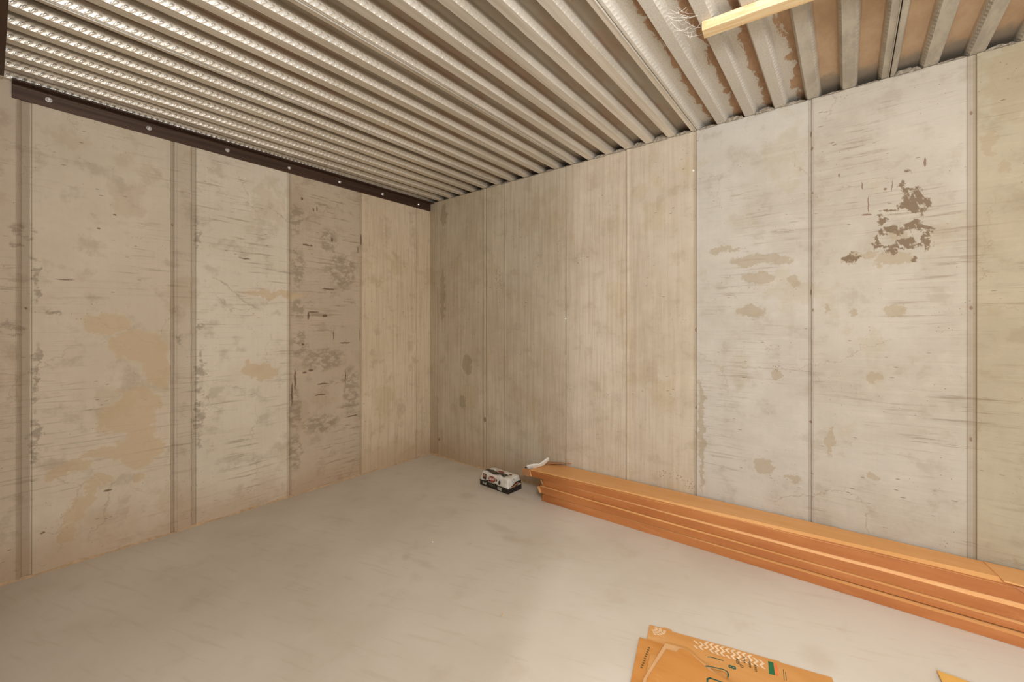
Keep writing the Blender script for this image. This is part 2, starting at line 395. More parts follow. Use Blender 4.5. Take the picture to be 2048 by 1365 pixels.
# ------------------------------------------------------------------ floor
g = G('smooth_slab_concrete', 0.62)
n1 = g.noise(g.P, 0.9, 5, 0.55); n2 = g.noise(g.P, 5.0, 6, 0.6); n3 = g.noise(g.P, 120.0, 3, 0.6)
c = g.mix(g.st(n1, 0.35, 0.65), lin(206, 196, 181), lin(218, 210, 198))
c = g.mix(g.st(n2, 0.55, 0.75, 0, 0.22), c, lin(178, 152, 118))
c = g.mix(g.st(n2, 0.42, 0.25, 0, 0.25), c, lin(226, 214, 198))
fw = g.noise(g.P, 9.0, 5, 0.6)
ux = g.x + (fw - 0.5) * 0.10; vy = g.y + (fw - 0.5) * 0.07
d = g.blobs(ux, vy, [(1.62, -0.78, 0.05, 0.03, 0), (1.50, -0.72, 0.10, 0.03, 0), (1.32, -1.28, 0.03, 0.03, 0), (1.45, -1.26, 0.07, 0.02, 0),
                     (3.09, -0.74, 0.05, 0.06, 0), (1.0, -0.5, 0.06, 0.05, 0), (1.20, -0.30, 0.2, 0.03, 0)])
c = g.mix(g.st(d, 1.7, 0.3, 0, 0.20), c, lin(168, 140, 106))
sp_ = g.m('MULTIPLY', g.st(g.voro(g.P, 6.0), 0.032, 0.018), g.st(g.noise(g.P, 1.7, 2), 0.50, 0.58))
c = g.mix(sp_ * 0.6, c, lin(120, 98, 76))
# trowel arcs
ar = g.noise(g.vec(g.x * 2.0 + g.y * 5.0, g.y * 30.0 - g.x * 10.0, 0), 1.0, 4)
c = g.mix(g.st(ar, 0.56, 0.68, 0, 0.16), c, lin(186, 162, 130))
g.col(c)
g.rough(g.st(n2, 0.3, 0.7, 0.52, 0.72))
g.bump(n3 * 0.2 + n2 * 0.5 + ar * 0.2, 0.25, 0.003)
M_floor = g.mat
b = MB(); b.box((0, -7.5, -0.12), (7.5, 0, 0.0))
floor = tag(b.build('floor', M_floor), kind='structure')

# irregular line of cement paste where wall meets floor
def paste(name, p0, p1, outx, outy):
    b = MB(); N = 160
    vs = []; fs = []
    for i in range(N + 1):
        t = i / N
        x = p0[0] + (p1[0] - p0[0]) * t; y = p0[1] + (p1[1] - p0[1]) * t
        wv = 0.009 + 0.006 * math.sin(i * 0.7) * math.sin(i * 0.23) + random.uniform(-0.003, 0.003)
        hv = 0.010 + 0.005 * math.sin(i * 0.41) + random.uniform(-0.002, 0.002)
        vs += [(x - outx * 0.002, y - outy * 0.002, hv), (x + outx * wv * 0.6, y + outy * wv * 0.6, hv * 0.6), (x + outx * wv, y + outy * wv, -0.001)]
    for i in range(N):
        for j in range(2):
            a = i * 3 + j
            fs.append((a, a + 1, a + 4, a + 3))
    b.add(vs, fs)
    return tag(b.build(name, M_paste, None, True), kind='structure')
M_paste = plain('cement_paste', (196, 168, 134), 0.9, 0, 0.15, 40)
paste('trim_1', (0, 0), (0, -2.7), 1, 0)
paste('trim_2', (0, 0), (6.0, 0), 0, -1)

# ------------------------------------------------------------------ ceiling: slab on corrugated steel deck
M_slab = plain('slab_concrete', (150, 138, 120), 0.95, 0, 0.2, 8)
b = MB(); b.box((-0.25, -2.90, 2.535), (6.0, 0.25, 2.70))
ceiling = tag(b.build('ceiling', M_slab), kind='structure')

ZB, ZP = 2.443, 2.482
def deck_mat(name):
    g = G(name, 0.38, 0.75)
    x, y, z = g.x, g.y, g.z
    n1 = g.noise(g.vec(x * 1.0, y * 0.6, 0), 3.0, 6, 0.65)
    n2 = g.noise(g.vec(x * 14.0, y * 5.0, 0), 1.0, 7, 0.72, 0.5)
    n4 = g.noise(g.vec(x * 40.0, y * 1.2, 0), 1.0, 4, 0.6)
    fn = g.noise(g.P, 160.0, 3, 0.6)
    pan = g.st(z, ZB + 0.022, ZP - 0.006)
    right = g.st(x, 2.44, 2.50)
    far = g.st(x + (n1 - 0.5) * 0.2, 2.95, 3.08)
    # galvanised steel; pans carry a brown film plus painted shade
    base = g.mix(g.st(n4, 0.35, 0.65), lin(222, 216, 204), lin(240, 236, 228))
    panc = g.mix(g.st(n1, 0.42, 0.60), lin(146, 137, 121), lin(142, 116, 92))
    panc = g.mix(g.st(x, 0.90, 0.86, 0, 0.75), panc, lin(98, 82, 64))  # leftmost pans darker still: recess shade put into the colour
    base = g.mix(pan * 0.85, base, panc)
    # chalky white corrosion over brown scale
    white = g.mix(g.st(fn, 0.35, 0.65), lin(190, 184, 172), lin(206, 200, 190))
    brown = g.mix(g.st(n2, 0.35, 0.65), lin(146, 114, 86), lin(174, 142, 112))
    fr = g.m('FRACT', g.m('DIVIDE', x - 2.456, 0.1457))
    cover = g.st(fr + (n2 - 0.5) * 1.3 + (n1 - 0.5) * 0.4, 0.50, 0.56)
    keep = g.m('MULTIPLY', pan, cover)
    mott = g.mix(keep, white, brown)
    tan = g.mix(g.st(n2, 0.3, 0.7), lin(176, 148, 118), lin(190, 164, 134))
    wall_end = g.st(y + (n2 - 0.5) * 0.25, -0.13, -0.05)  # pans turn greyer towards the right wall
    tan = g.mix(wall_end * 0.85, tan, lin(134, 126, 114))
    mott2 = g.mix(pan, g.mix(g.st(n2, 0.4, 0.6), lin(168, 160, 146), lin(184, 176, 160)), tan)
    mott = g.mix(far, mott, mott2)
    c = g.mix(right, base, mott)
    g.col(c)
    met = g.m('MULTIPLY', g.m('SUBTRACT', 1.0, right), g.st(pan, 0, 1, 0.68, 0.60))
    g.put(g.b.inputs['Metallic'], met)
    g.rough(g.m('ADD', g.m('MULTIPLY', right, 0.45), g.st(x, 0.2, 2.2, 0.38, 0.48)))
    g.bump(fn * 0.3 + n2 * 0.4, 0.2, 0.003)
    return g.mat
M_deck = deck_mat('galvanised_deck')

RIBS = [0.006, 0.150, 0.295, 0.440, 0.585, 0.730] + [0.883 + 0.1442 * k for k in range(5)] + [1.604 + 0.142 * k for k in range(6)] + \
       [2.456 + 0.1457 * k for k in range(6)] + [3.330 + 0.1457 * k for k in range(18)]
JOINTS = [0.883, 1.604, 2.456, 3.330, 4.204, 5.078]
Y0, Y1 = -2.70, 0.13
STEP = 0.0035
NY = int((Y1 - Y0) / STEP)
def rib_points(c, kind):
    """(x, z, emboss weight, nx, nz) across one rib"""
    fl = 0.0225; wx = 0.016
    L = []
    def web(xa, za, xb, zb, n=8):
        nx, nz = (za - zb), (xb - xa)
        q = math.hypot(nx, nz); nx /= q; nz /= q
        if nz > 0: nx, nz = -nx, -nz
        for i in range(n + 1):
            t = i / n
            q_ = t if za < zb else 1 - t      # 0 at the lower flange
            wgt = 1.0 if 0.12 < q_ < 0.45 else (0.45 if 0.6 < q_ < 0.75 else 0.0)
            L.append((xa + (xb - xa) * t, za + (zb - za) * t, wgt * (1 if za > zb else -1), nx, nz, t))
    flat = lambda x, z: L.append((x, z, 0, 0, -1, 0))
    if kind in ('full', 'end'):
        flat(c - fl - wx - 0.008, ZP); flat(c - fl - wx - 0.003, ZP)
        web(c - fl - wx, ZP, c - fl, ZB)
    if kind == 'full':
        flat(c - fl * 0.4, ZB); flat(c + fl * 0.4, ZB)
        web(c + fl, ZB, c + fl + wx, ZP)
        flat(c + fl + wx + 0.003, ZP); flat(c + fl + wx + 0.008, ZP)
    if kind == 'end':
        flat(c, ZB); flat(c + 0.001, ZB - 0.004); flat(c + 0.004, ZB - 0.004); flat(c + 0.0045, ZB + 0.014)
    if kind == 'start':
        flat(c + 0.0085, ZB + 0.016); flat(c + 0.009, ZB + 0.001); flat(c + 0.014, ZB)
        web(c + fl, ZB, c + fl + wx, ZP)
        flat(c + fl + wx + 0.003, ZP); flat(c + fl + wx + 0.008, ZP)
    return L
def deck_sheet(ribs, first_is_joint, last_joint, x_end=None):
    prof = []
    for i, c in enumerate(ribs):
        prof += rib_points(c, 'start' if (i == 0 and first_is_joint) else 'full')
    if last_joint is not None: prof += rib_points(last_joint, 'end')
    elif x_end: prof.append((x_end, ZP, 0, 0, -1, 0))
    n = len(prof); vs = []
    for j in range(NY + 1):
        y = Y0 + (Y1 - Y0) * j / NY
        for (x, z, wgt, nx, nz, t) in prof:
            if wgt:
                ph = (y + (1 if wgt > 0 else -1) * t * 0.045) / 0.0265
                d = 0.0016 * abs(wgt) * max(0.0, math.cos(2 * PI * ph)) ** 0.8
                vs.append((x + nx * d, y, z + nz * d))
            else:
                vs.append((x, y, z))
    fs = []
    for j in range(NY):
        for i in range(n - 1):
            a = j * n + i
            fs.append((a, a + n, a + n + 1, a + 1))
    o = mesh('deck_sheet', vs, fs, M_deck, ceiling)
    return o
bounds = [None] + JOINTS
for i, j0 in enumerate(bounds):
    j1 = bounds[i + 1] if i + 1 < len(bounds) else None
    rs = [r for r in RIBS if (j0 is None or r >= j0 - 1e-6) and (j1 is None or r < j1 - 0.01)]
    deck_sheet(rs, j0 is not None, j1, 6.0 if j1 is None else None)

# added strip blocking outside light behind the deck ends, on the right wall
b = MB(); b.box((-0.05, 0.12, 2.43), (6.0, 0.24, 2.54))
gap_strip = b.build('light_stop', M_slab, ceiling)

# ragged mortar squeezed out between the ribs on the wall top
def mortar(cx, wdt, hgt, seed):
    rnd = random.Random(seed)
    nx, nt = 12, 8
    vs = []; fs = []
    for i in range(nx + 1):
        t = i / nx * 2 - 1
        env = max(0.0, 1 - abs(t) ** 2.6) ** 0.5
        for j in range(nt + 1):
            a = PI * j / nt
            r = 1 + rnd.uniform(-0.16, 0.16)
            yy = 0.012 - math.sin(a) * 0 - 0.020 * math.cos(a) * (0.6 + 0.4 * env) * r
            zz = 2.436 + math.sin(a) * hgt * env * r
            vs.append((cx + t * wdt / 2 + rnd.uniform(-0.002, 0.002), yy, zz))
    for i in range(nx):
        for j in range(nt):
            p = i * (nt + 1) + j
            fs.append((p, p + nt + 1, p + nt + 2, p + 1))
    return mesh('mortar_lump', vs, fs, M_mortar, wall_right)
g = G('ragged_mortar', 0.95)
n1 = g.noise(g.P, 60.0, 6, 0.7)
g.col(g.mix(g.st(n1, 0.35, 0.65), lin(146, 132, 114), lin(196, 184, 166)))
g.bump(n1, 1.0, 0.012)
M_mortar = g.mat
lumps = {0.73: 0.020, 0.883: 0.016, 1.3154: 0.018, 1.746: 0.02, 1.888: 0.022, 2.03: 0.03, 2.172: 0.036, 2.314: 0.022, 2.456: 0.016, 2.6017: 0.027, 2.7474: 0.026,
         2.8931: 0.018, 3.0388: 0.010, 3.33: 0.026, 3.4757: 0.012, 3.6214: 0.016}
allr = sorted(set(round(r, 4) for r in RIBS if r < 3.9))
for i, r in enumerate(allr[:-1]):
    mid_ = (r + allr[i + 1]) / 2
    hgt = 0.008
    for k, hv in lumps.items():
        if abs(k - r) < 0.012: hgt = hv
    mortar(mid_ + random.uniform(-0.006, 0.004), 0.100, hgt * 1.15, i + 3)

# ------------------------------------------------------------------ steel angles carrying the deck
g = G('dark_primed_steel', 0.45, 0.35)
n1 = g.noise(g.vec(g.x * 4, g.y * 1.0, g.z * 60.0), 1.0, 5, 0.6)
c = g.mix(g.st(n1, 0.35, 0.7), lin(70, 52, 42), lin(92, 70, 56))
c = g.mix(g.m('MULTIPLY', g.st(g.z, 2.418, 2.432), g.st(g.noise(g.vec(0, g.y * 3, 0), 1.0, 3), 0.45, 0.6)) * 0.6, c, lin(136, 78, 46))
g.col(c); g.bump(n1, 0.2, 0.002)
M_angle = g.mat
def angle(name, loc, rz, length, leg_v, leg_h, th=0.008):
    """steel angle: flat against the wall plane x = 0, running along -y, top at z = 0"""
    prof = [(0, -leg_v), (th, -leg_v), (th, -th - 0.006), (th + 0.006, -th), (leg_h, -th), (leg_h, 0), (0, 0)]
    vs = []; 
    for y in (0, -length):
        for (x, z) in prof: vs.append((x, y, z))
    n = len(prof)
    fs = [tuple(range(n)), tuple(range(2 * n - 1, n - 1, -1))]
    fs += [(i, i + n, (i + 1) % n + n, (i + 1) % n) for i in range(n)]
    r = empty(name, loc, rz)
    bevel(mesh('angle_iron', vs, fs, M_angle, r), 0.0015)
    return r
led = angle('steel_ledger_angle', (0.0005, -0.002, 2.439), 0, 2.62, 0.076, 0.062)
tag(led, 'long dark brown steel angle bolted along the top of the left concrete wall', 'steel angle')
M_bolt = plain('zinc_bolt', (222, 222, 224), 0.22, 0.9, 0.05)
for y in (-2.501, -2.110, -1.715, -1.325, -0.938, -0.541, -0.147):
    # hexagon head on a washer, parented to the angle
    b = MB(); b.tube([(0, 0, 0), (0.0025, 0, 0)], 0.0125, 20)
    w_ = None
    bo = empty('anchor_bolt', (0.0085, y + 0.002, 2.400 - 2.439)); bo.parent = led
    b.build('washer', M_bolt, bo)
    b = MB(); b.tube([(0.0025, 0, 0), (0.0085, 0, 0), (0.0105, 0, 0)], [0.0085, 0.0085, 0.0065], 6)
    b.tube([(0.010, 0, 0), (0.016, 0, 0)], 0.0040, 10)
    b.build('bolt_head', M_bolt, bo)
b = MB()
b.box((0.064, -2.7045, 2.340), (2.75, -2.6965, 2.440))
b.box((0.064, -2.6965, 2.432), (2.75, -2.647, 2.440))
hd = b.build('steel_header_angle', M_angle)
tag(hd, 'dark steel angle under the near ends of the metal deck, at the far left edge', 'steel angle')

# ------------------------------------------------------------------ wooden stick across the deck
g = G('sawn_pine', 0.6)
n1 = g.noise(g.vec(g.x * 3.0, g.y * 45.0, g.z * 45.0), 1.0, 5, 0.6, 0.6); n2 = g.noise(g.P, 9, 3)
c = g.mix(g.st(n1, 0.35, 0.68), lin(236, 214, 172), lin(216, 180, 128))
c = g.mix(g.st(n2, 0.58, 0.70, 0, 0.5), c, lin(206, 150, 96))
g.col(c); g.bump(n1, 0.3, 0.002)
M_pine = g.mat
b = MB(); N = 14
prof = [(-0.030, -0.003), (-0.027, 0.0), (0.027, 0.0), (0.030, -0.003), (0.030, -0.032), (0.026, -0.036), (-0.027, -0.036), (-0.030, -0.032)]
vs = []; fs = []; n = len(prof)
for i in range(N + 1):
    x = 0.75 * i / N
    for (y, z) in prof: vs.append((x, y + random.uniform(-0.0008, 0.0008), z + random.uniform(-0.0006, 0) if z < -0.01 else z))
for i in range(N):
    for j in range(n):
        a = i * n + j; c_ = i * n + (j + 1) % n
        fs.append((a, c_, c_ + n, a + n))
fs += [tuple(range(n - 1, -1, -1)), tuple(N * n + j for j in range(n))]
st_ = mesh('wooden_stick', vs, fs, M_pine, None, False, (2.733, -0.925, ZB - 0.0005))
st_.rotation_euler = (0, 0, math.radians(5.2))
tag(st_, 'short pale pine stick fixed crosswise under the ribbed metal deck', 'wood stick')

# cobweb strands
M_web = plain('cobweb_silk', (236, 232, 224), 0.8, 0, 0.05)
b = MB(); rnd = random.Random(4)
for k in range(16):
    x0 = 2.66 + rnd.uniform(-0.03, 0.03); y0 = -1.02 + rnd.uniform(-0.08, 0.09)
    x1 = 2.735 + rnd.uniform(-0.05, 0.012); y1 = y0 + rnd.uniform(0.0, 0.09)
    sag = rnd.uniform(0.004, 0.022)
    b.tube([(x0 + (x1 - x0) * t, y0 + (y1 - y0) * t + 0.01 * math.sin(3 * t + k), 2.441 - sag * 4 * t * (1 - t)) for t in [q / 7 for q in range(8)]], rnd.uniform(0.0003, 0.0008), 4)
cw = tag(b.build('cobweb', M_web, None, True), 'wispy white cobweb strands hanging from the deck beside the pine stick', 'cobweb', kind='stuff')

# ------------------------------------------------------------------ long cartons along the right wall
def cardboard(name, ca, cb, cd, printed=False):
    g = G(name, 0.62)
    n1 = g.noise(g.vec(g.x * 0.8, g.y * 4.0, g.z * 4.0), 3.0, 5, 0.6)
    n2 = g.noise(g.vec(g.x * 3, g.y * 12, g.z * 12), 1.0, 6, 0.7, 0.5)
    fl = g.noise(g.vec(g.x * 2.0, g.y * 160.0, g.z * 160.0), 1.0, 2)
    c = g.mix(g.st(n1, 0.35, 0.65), lin(*ca), lin(*cb))
    c = g.mix(g.st(n2, 0.56, 0.72, 0, 0.55), c, lin(*cd))
    g.col(c); g.bump(fl * 0.3 + n2 * 0.4, 0.25, 0.003)
    g.rough(g.st(n2, 0.4, 0.7, 0.50, 0.75))
    return g.mat
M_card = cardboard('orange_kraft_board', (168, 101, 50), (180, 114, 60), (196, 136, 84))
M_cardtop = cardboard('top_lit_kraft_board', (216, 158, 96), (224, 168, 108), (234, 194, 148))  # paler than the sides: overhead light painted into the tops
M_cardin = cardboard('inner_kraft_board', (186, 134, 90), (196, 146, 104), (206, 160, 120))

XL, XRR = 1.50, 3.714
def lerp(a, b_, t): return a + (b_ - a) * t
def carton(x0, x1, left, right, label, wob=0.0015, seed=1, flaps=True, mat=M_card, topmat=None):
    """left/right: (front y, bottom z, crease z, top z, top setback, back y)  cross-section at XL and XRR"""
    rnd = random.Random(seed)
    r = empty('long_carton', (x0, 0, 0))
    N = 44; prof_n = 7
    vs = []; fs = []
    ph = rnd.uniform(0, 6)
    for i in range(N + 1):
        x = lerp(x0, x1, i / N); t = (x - XL) / (XRR - XL)
        fy, zb, zc, zt, sb, by = [lerp(a, c_, t) for a, c_ in zip(left, right)]
        dy = wob * math.sin(x * 3.1 + ph) + wob * 0.5 * math.sin(x * 11 + ph)
        dz = wob * 0.8 * math.sin(x * 4.3 + ph * 2)
        ztb = max(zt, zt + 0.0)
        pts = [(by, zb), (fy + dy, zb), (fy - 0.001 + dy, (zb + zc) / 2), (fy + dy, zc + dz), (fy + dy + sb, zt), ((fy + by) / 2, ztb), (by, zt)]
        vs += [(x - x0, y, z) for y, z in pts]
    n = prof_n
    for i in range(N):
        for j in range(n):
            a = i * n + j; c_ = i * n + (j + 1) % n
            fs.append((a, c_, c_ + n, a + n))
    fs += [tuple(range(n - 1, -1, -1)), tuple(N * n + j for j in range(n))]
    o = mesh('carton_body', vs, fs, mat, r)
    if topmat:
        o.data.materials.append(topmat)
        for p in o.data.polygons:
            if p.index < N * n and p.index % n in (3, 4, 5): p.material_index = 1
    tag(r, label, 'box', 'long orange cartons stacked along the right wall')
    return r
def flap(parent, pts, mat=None, th=0.0025, name='carton_flap'):
    """thin board from a 3D outline, given thickness along its normal"""
    P = [Vector(p) - parent.location for p in pts]
    nrm = (P[1] - P[0]).cross(P[2] - P[0]).normalized() * th
    n = len(P)
    vs = P + [p + nrm for p in P]
    fs = [tuple(range(n - 1, -1, -1)), tuple(range(n, 2 * n))] + [(i, (i + 1) % n, (i + 1) % n + n, i + n) for i in range(n)]
    return mesh(name, vs, fs, mat or M_card, parent)

#            front y, z bottom, crease z, top z, setback, back y
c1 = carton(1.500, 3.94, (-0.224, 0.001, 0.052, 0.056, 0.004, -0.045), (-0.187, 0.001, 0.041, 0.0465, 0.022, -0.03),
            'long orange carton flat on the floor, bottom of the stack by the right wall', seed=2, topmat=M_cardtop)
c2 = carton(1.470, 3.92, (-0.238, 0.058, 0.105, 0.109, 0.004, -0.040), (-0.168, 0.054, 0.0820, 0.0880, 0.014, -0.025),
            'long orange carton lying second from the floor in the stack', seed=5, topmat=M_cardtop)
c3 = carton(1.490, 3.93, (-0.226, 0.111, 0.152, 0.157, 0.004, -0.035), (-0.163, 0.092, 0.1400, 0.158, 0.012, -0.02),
            'long orange carton lying third from the floor, just under the top one', seed=9, topmat=M_cardtop)
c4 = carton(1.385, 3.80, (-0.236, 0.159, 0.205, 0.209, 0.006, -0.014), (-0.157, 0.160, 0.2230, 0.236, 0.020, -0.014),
            'long orange carton on top of the stack, its left end open', seed=12, mat=M_card, topmat=M_cardtop)
# lid seam running along the top carton's front edge
b = MB()
for i in range(1): 
    pts = []
    for k in range(40):
        x = lerp(1.40, 3.70, k / 39); t = (x - XL) / (XRR - XL)
        pts.append((x - 1.385, lerp(-0.236, -0.157, t) - 0.0012, lerp(0.205, 0.223, t) - 0.006 - 0.002 * math.sin(k * 0.5)))
    b.tube(pts, 0.0011, 4)
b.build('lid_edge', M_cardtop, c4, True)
# open left end of the top carton
flap(c4, [(1.386, -0.238, 0.203), (1.386, -0.238, 0.160), (1.350, -0.236, 0.150), (1.300, -0.222, 0.152), (1.300, -0.222, 0.196), (1.345, -0.232, 0.205)], M_cardin)
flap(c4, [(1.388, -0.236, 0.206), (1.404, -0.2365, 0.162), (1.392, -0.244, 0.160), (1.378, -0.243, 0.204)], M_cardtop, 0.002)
flap(c4, [(1.388, -0.10, 0.209), (1.388, -0.016, 0.209), (1.60, -0.016, 0.236), (1.58, -0.020, 0.240)], M_cardin)
# ends of the three cartons below: folded, slightly sprung flaps
flap(c3, [(1.489, -0.226, 0.112), (1.489, -0.226, 0.152), (1.480, -0.19, 0.155), (1.470, -0.20, 0.112)])
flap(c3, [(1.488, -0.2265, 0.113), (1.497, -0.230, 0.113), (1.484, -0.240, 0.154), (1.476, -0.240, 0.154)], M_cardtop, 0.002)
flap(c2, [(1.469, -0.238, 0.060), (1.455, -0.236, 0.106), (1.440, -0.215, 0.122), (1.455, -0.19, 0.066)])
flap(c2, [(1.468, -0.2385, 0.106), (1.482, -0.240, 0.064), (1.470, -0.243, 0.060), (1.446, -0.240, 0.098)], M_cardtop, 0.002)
flap(c2, [(1.462, -0.232, 0.058), (1.440, -0.215, 0.052), (1.432, -0.212, 0.098), (1.452, -0.228, 0.104)])
flap(c1, [(1.499, -0.224, 0.003), (1.499, -0.224, 0.053), (1.487, -0.226, 0.046), (1.478, -0.228, 0.001)])
flap(c1, [(1.498, -0.20, 0.003), (1.498, -0.20, 0.050), (1.455, -0.19, 0.040), (1.450, -0.19, 0.002)])
# taped, crushed right end of the top carton
b = MB()
b.prism([(2.28, -0.172), (2.415, -0.176), (2.415, -0.02), (2.25, -0.02)], 0.233, 0.2385)
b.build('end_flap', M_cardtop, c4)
flap(c4, [(3.69, -0.1595, 0.222), (3.80, -0.1595, 0.226), (3.80, -0.163, 0.196), (3.73, -0.166, 0.200)], M_card)

# white foam scrap on the open end
M_foam = plain('white_foam', (236, 236, 232), 0.7, 0, 0.05)
b = MB()
def ribbon(b, pts, wv, th):
    """bent strip: centre points with side vector wv"""
    vs = []; W = Vector(wv); fs = []
    for i, p in enumerate(pts):
        p = Vector(p); d = Vector(pts[min(i + 1, len(pts) - 1)]) - Vector(pts[max(0, i - 1)])
        nn = d.cross(W).normalized() * th
        k = 1 + 0.25 * math.sin(i * 2.3)
        vs += [p - W * k, p + W * k, p + W * k + nn, p - W * k + nn]
    for i in range(len(pts) - 1):
        a = i * 4
        for j in range(4): fs.append((a + j, a + (j + 1) % 4, a + 4 + (j + 1) % 4, a + 4 + j))
    n = len(pts) * 4
    fs += [(3, 2, 1, 0), (n - 4, n - 3, n - 2, n - 1)]
    b.add(vs, fs)
ribbon(b, [(1.350, -0.222, 0.220), (1.385, -0.200, 0.228), (1.408, -0.165, 0.230), (1.420, -0.140, 0.236), (1.432, -0.118, 0.250), (1.444, -0.100, 0.266)], (0.005, -0.007, 0.0125), 0.012)
b.tube([(1.345, -0.226, 0.214), (1.352, -0.222, 0.228)], [0.006, 0.009], 6)
fm = b.build('foam_strip', M_foam)
tag(fm, 'crumpled white foam strip sticking out of the open carton end', 'foam strip')
M_blk = plain('black_plastic', (38, 30, 28), 0.5)
b = MB(); b.tube([(1.318, -0.212, 0.198), (1.332, -0.206, 0.208), (1.352, -0.205, 0.210)], [0.004, 0.006, 0.004], 6)
ed = b.build('black_plug', M_blk)
tag(ed, 'small black plug beside the white foam at the open carton end', 'plug')

# ------------------------------------------------------------------ can pack near the corner

def text_mesh(body, size, fn, name, mat, parent, bold=0.0, shear=0.0):
    """flat lettering as a mesh; fn maps (x, y) on the lettering plane to 3D"""
    cu = bpy.data.curves.new('lettering', 'FONT')
    cu.body = body; cu.size = size; cu.align_x = 'CENTER'; cu.align_y = 'CENTER'; cu.offset = bold; cu.shear = shear
    cu.resolution_u = 3
    t = bpy.data.objects.new('lettering', cu); C.objects.link(t)
    bpy.context.view_layer.update()
    me = bpy.data.meshes.new_from_object(t.evaluated_get(bpy.context.evaluated_depsgraph_get()))
    bpy.data.objects.remove(t)
    for v in me.vertices: v.co = fn(v.co.x, v.co.y)
    me.materials.clear(); me.materials.append(mat); me.name = name
    o = bpy.data.objects.new(name, me); o.parent = parent; C.objects.link(o)
    return o

PL, PD, PH = 0.303, 0.153, 0.108
pk = empty('can_pack', (0.917, -0.271, 0.0005), math.atan2(-0.020, 0.302))
tag(pk, 'shrink-wrapped black and white pack of cans on the floor near the corner', 'can pack')
M_black = plain('black_tray_board', (34, 26, 22), 0.5)
g = G('white_shrink_film', 0.28)
n1 = g.noise(g.P, 30, 4)
g.col(g.mix(g.st(n1, 0.35, 0.65), lin(214, 208, 198), lin(234, 230, 222))); g.bump(g.noise(g.P, 60, 3, 0.6), 0.5, 0.004)
M_white = g.mat
M_redp = plain('brick_red_print', (146, 62, 40), 0.4)
M_darkp = plain('dark_brown_print', (62, 52, 44), 0.35, 0, 0.3)
M_greenp = plain('deep_green_print', (70, 84, 58), 0.4)
M_tanp = plain('tan_print', (176, 122, 92), 0.45)
M_ltp = plain('pale_print', (226, 222, 210), 0.4)
M_blackp = plain('black_print', (30, 24, 20), 0.4)
def rr_pt(s, ins, rad):
    """point on the rounded outline of the pack, s in 0..1, inset ins"""
    x0, x1, y0, y1 = ins, PL - ins, ins, PD - ins
    segs = [((x0 + rad, y0), (x1 - rad, y0)), 'c1', ((x1, y0 + rad), (x1, y1 - rad)), 'c2', ((x1 - rad, y1), (x0 + rad, y1)), 'c3', ((x0, y1 - rad), (x0, y0 + rad)), 'c4']
    n = 64
    out = []
    def line(p, q, k): return [(lerp(p[0], q[0], i / k), lerp(p[1], q[1], i / k)) for i in range(k)]
    def arc(cx, cy, a0, k=5): return [(cx + rad * math.cos(a0 + PI / 2 * i / k), cy + rad * math.sin(a0 + PI / 2 * i / k)) for i in range(k)]
    out += line(*segs[0], 24) + arc(x1 - rad, y0 + rad, -PI / 2) + line(*segs[2], 12) + arc(x1 - rad, y1 - rad, 0)
    out += line(*segs[4], 24) + arc(x0 + rad, y1 - rad, PI / 2) + line(*segs[6], 12) + arc(x0 + rad, y0 + rad, PI)
    return out
def can_bump(x, y):
    """height of film over the can rims: 4 x 2 cans"""
    cx = (min(3, max(0, int(x / (PL / 4)))) + 0.5) * PL / 4; cy = (min(1, max(0, int(y / (PD / 2)))) + 0.5) * PD / 2
    d = math.hypot(x - cx, y - cy) / 0.036
    return 0.006 * max(0.0, 1 - d ** 4)
def shell(levels, closed_top):
    rings = []
    for (z, ins, rad) in levels:
        rings.append([(x, y, z) for x, y in rr_pt(0, ins, rad)])
    n = len(rings[0]); vs = [p for r in rings for p in r]; fs = []
    for k in range(len(rings) - 1):
        for i in range(n):
            a = k * n + i; c_ = k * n + (i + 1) % n
            fs.append((a, c_, c_ + n, a + n))
    if not closed_top: fs.append(tuple(range(n - 1, -1, -1)))
    return vs, fs
def inset(z): return 0.001 + max(0.0, z - 0.036) * 0.16 + max(0, z - 0.095) ** 2 * 60
vs, fs = shell([(0, 0.0, 0.004), (0.036, 0.0, 0.004), (0.036, 0.002, 0.004)], False)
mesh('tray', vs, fs, M_black, pk)
lv = [(z, inset(z), 0.006 + z * 0.05) for z in (0.030, 0.040, 0.055, 0.070, 0.085, 0.095, 0.101, 0.105)]
vs, fs = shell(lv, True)
n = len(rr_pt(0, 0, 0.004)); base = (len(lv) - 1) * n
last = vs[base:base + n]
rings = 10
for k in range(1, rings + 1):
    t = k / rings
    for (x, y, z) in last:
        xx = lerp(x, lerp(PL * 0.25, PL * 0.75, (x / PL)), t); yy = lerp(y, PD / 2, t)
        wr_ = 0.0015 * math.sin(xx * 130 + yy * 60)
        vs.append((xx, yy, z - 0.002 * t + can_bump(xx, yy) * min(1, t * 3) + wr_ * min(1, 2 * t)))
    for i in range(n):
        a = base + (k - 1) * n + i; c_ = base + (k - 1) * n + (i + 1) % n
        fs.append((a, c_, c_ + n, a + n))
